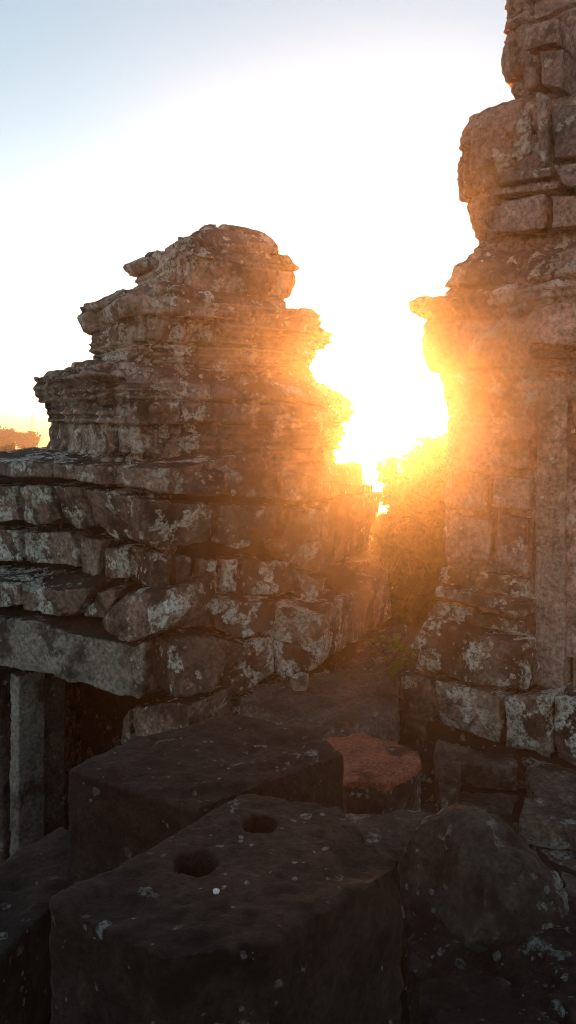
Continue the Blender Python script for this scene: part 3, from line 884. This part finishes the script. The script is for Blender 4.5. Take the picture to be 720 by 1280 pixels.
# small plant at the base of the right tower
def plant(name, base, n, h, size, seed, mat, label, cat):
    r = np.random.default_rng(seed); o = empty(name, base); tag(o, label, cat)
    st = Acc(); V = []; F = []; T = []; c = 0
    for i in range(n):
        az = r.uniform(0, 6.28); ln = h * r.uniform(.5, 1.0)
        tip = np.array(base) + np.array([math.cos(az) * ln * .45, math.sin(az) * ln * .3 - .05, ln])
        mid = (np.array(base) + tip) / 2 + np.array([0, 0, .03])
        tube(st, [base, mid, tip], [.004, .003, .002], 5)
        for _ in range(4):
            p0 = mid + (tip - mid) * r.uniform(.1, 1.0)
            d = np.array([r.normal(), r.normal(), r.uniform(-.3, .5)]); d /= np.linalg.norm(d)
            s = np.cross(d, [0, 0, 1]); s /= np.linalg.norm(s); nn = np.cross(s, d)
            L = size * r.uniform(.6, 1.2)
            rows = []
            for q, w in ((0, .05), (.25, .32), (.55, .36), (.8, .2), (1, .02)):
                cpt = p0 + d * L * q - np.array([0, 0, L * .35 * q * q])
                rows += [cpt - s * L * w + nn * L * w * .3, cpt, cpt + s * L * w + nn * L * w * .3]
            for q in range(4):
                b0 = c + q * 3
                F += [(b0, b0 + 1, b0 + 4, b0 + 3), (b0 + 1, b0 + 2, b0 + 5, b0 + 4)]
            V += rows; c += 15; T += [r.uniform()] * 15
    st.build('stem', M_BARK, o)
    link('foliage', mesh_quads('foliage', np.array(V), np.array(F), np.array(T)), mat, o)


plant('leafy_plant', at_y(492, 862, 4.25), 8, 0.34, 0.075, 5, M_PLANT, 'small leafy weed growing at the left foot of the moulded tower base', 'plant')
# dry grass on the end of the low ledge
r4 = np.random.default_rng(12); Vg = []; Tg = []
gb = at_y(470, 712, 5.75)
for i in range(90):
    b0 = gb + np.array([r4.normal() * .09, r4.normal() * .14, -0.02]); L = r4.uniform(.05, .13)
    d = np.array([r4.normal() * .8, r4.normal() * .6, 1.0]); d /= np.linalg.norm(d); s = np.array([.004, 0.001, 0])
    t = b0 + d * L
    Vg += [b0 - s, b0 + s, t + s * .2, t - s * .2]; Tg += [r4.uniform()] * 4
tag(link('dry_grass', mesh_quads('dry_grass', np.array(Vg), np.arange(len(Vg)).reshape(-1, 4), np.array(Tg), False), M_GRASS, None, gb),
    kind='stuff')

# ------------------------------------------------------------------ haze
HAZE = 0.0038  # haze also stands in for the veiling glare around the sun
bm = bmesh.new()
bmesh.ops.create_cube(bm, size=1.0)
hx = 23000.0
bmesh.ops.transform(bm, matrix=Matrix.Translation((0, 0, (-72 + 4.6) / 2)) @ Matrix.Diagonal((hx * 2, hx * 2, 76.6, 1)), verts=bm.verts)
me = bpy.data.meshes.new('haze'); bm.to_mesh(me); bm.free()
k = NT('haze air')
pv = k.n('ShaderNodeVolumePrincipled', ins={'Color': (1.0, 0.93, 0.84, 1), 'Density': HAZE, 'Anisotropy': 0.90})
k.n('ShaderNodeOutputMaterial', ins={'Volume': pv.outputs[0]})
tag(link('haze', me, k.m), kind='stuff')

# ------------------------------------------------------------------ light, sky, camera
w = bpy.data.worlds.new('World'); scene.world = w; w.use_nodes = True
nt = w.node_tree; nt.nodes.clear()
sky = nt.nodes.new('ShaderNodeTexSky'); sky.sky_type = 'NISHITA'; sky.sun_disc = False
sky.sun_elevation = SUN_EL; sky.sun_rotation = SUN_AZ
sky.air_density = 1.0; sky.dust_density = 0.6; sky.ozone_density = 1.0; sky.altitude = 70
bg = nt.nodes.new('ShaderNodeBackground'); bg.inputs['Strength'].default_value = 0.07
out = nt.nodes.new('ShaderNodeOutputWorld')
tint = nt.nodes.new('ShaderNodeMix'); tint.data_type = 'RGBA'; tint.blend_type = 'MULTIPLY'
tint.inputs[0].default_value = 1.0; tint.inputs[7].default_value = (0.68, 0.83, 0.97, 1)
hs = nt.nodes.new('ShaderNodeHueSaturation'); hs.inputs['Saturation'].default_value = 0.60
nt.links.new(sky.outputs[0], hs.inputs['Color']); nt.links.new(hs.outputs[0], tint.inputs[6]); nt.links.new(tint.outputs[2], bg.inputs[0]); nt.links.new(bg.outputs[0], out.inputs[0])

sl = bpy.data.lights.new('sun', 'SUN'); sl.energy = 3.8; sl.angle = math.radians(0.5); sl.color = (1.0, 0.34, 0.075)
so = bpy.data.objects.new('sun', sl); COL.objects.link(so)
so.rotation_euler = Vector(_sd).to_track_quat('Z', 'Y').to_euler(); so.location = (2, 12, 6)

cd = bpy.data.cameras.new('camera'); cd.sensor_fit = 'VERTICAL'; cd.sensor_height = 36.0; cd.lens = 36.0 * F_PX / 1280.0
cd.clip_start = 0.05; cd.clip_end = 60000
co = bpy.data.objects.new('camera', cd); COL.objects.link(co)
co.location = CAM; co.rotation_euler = (math.pi / 2 - PITCH, 0, 0)
scene.camera = co
scene.view_settings.view_transform = 'Standard'; scene.view_settings.look = 'None'
scene.view_settings.exposure = 3.2; scene.view_settings.gamma = 1.0; scene.view_settings.use_curve_mapping = False
scene.render.engine = 'CYCLES'; scene.cycles.pixel_filter_type = 'BLACKMAN_HARRIS'; scene.cycles.filter_width = 1.0
scene.cycles.use_denoising = True; scene.cycles.denoiser = 'OPENIMAGEDENOISE'
scene.cycles.denoising_input_passes = 'RGB_ALBEDO_NORMAL'; scene.cycles.denoising_prefilter = 'ACCURATE'
scene.cycles.use_adaptive_sampling = False
scene.cycles.max_bounces = 6; scene.cycles.volume_bounces = 0; scene.cycles.diffuse_bounces = 3
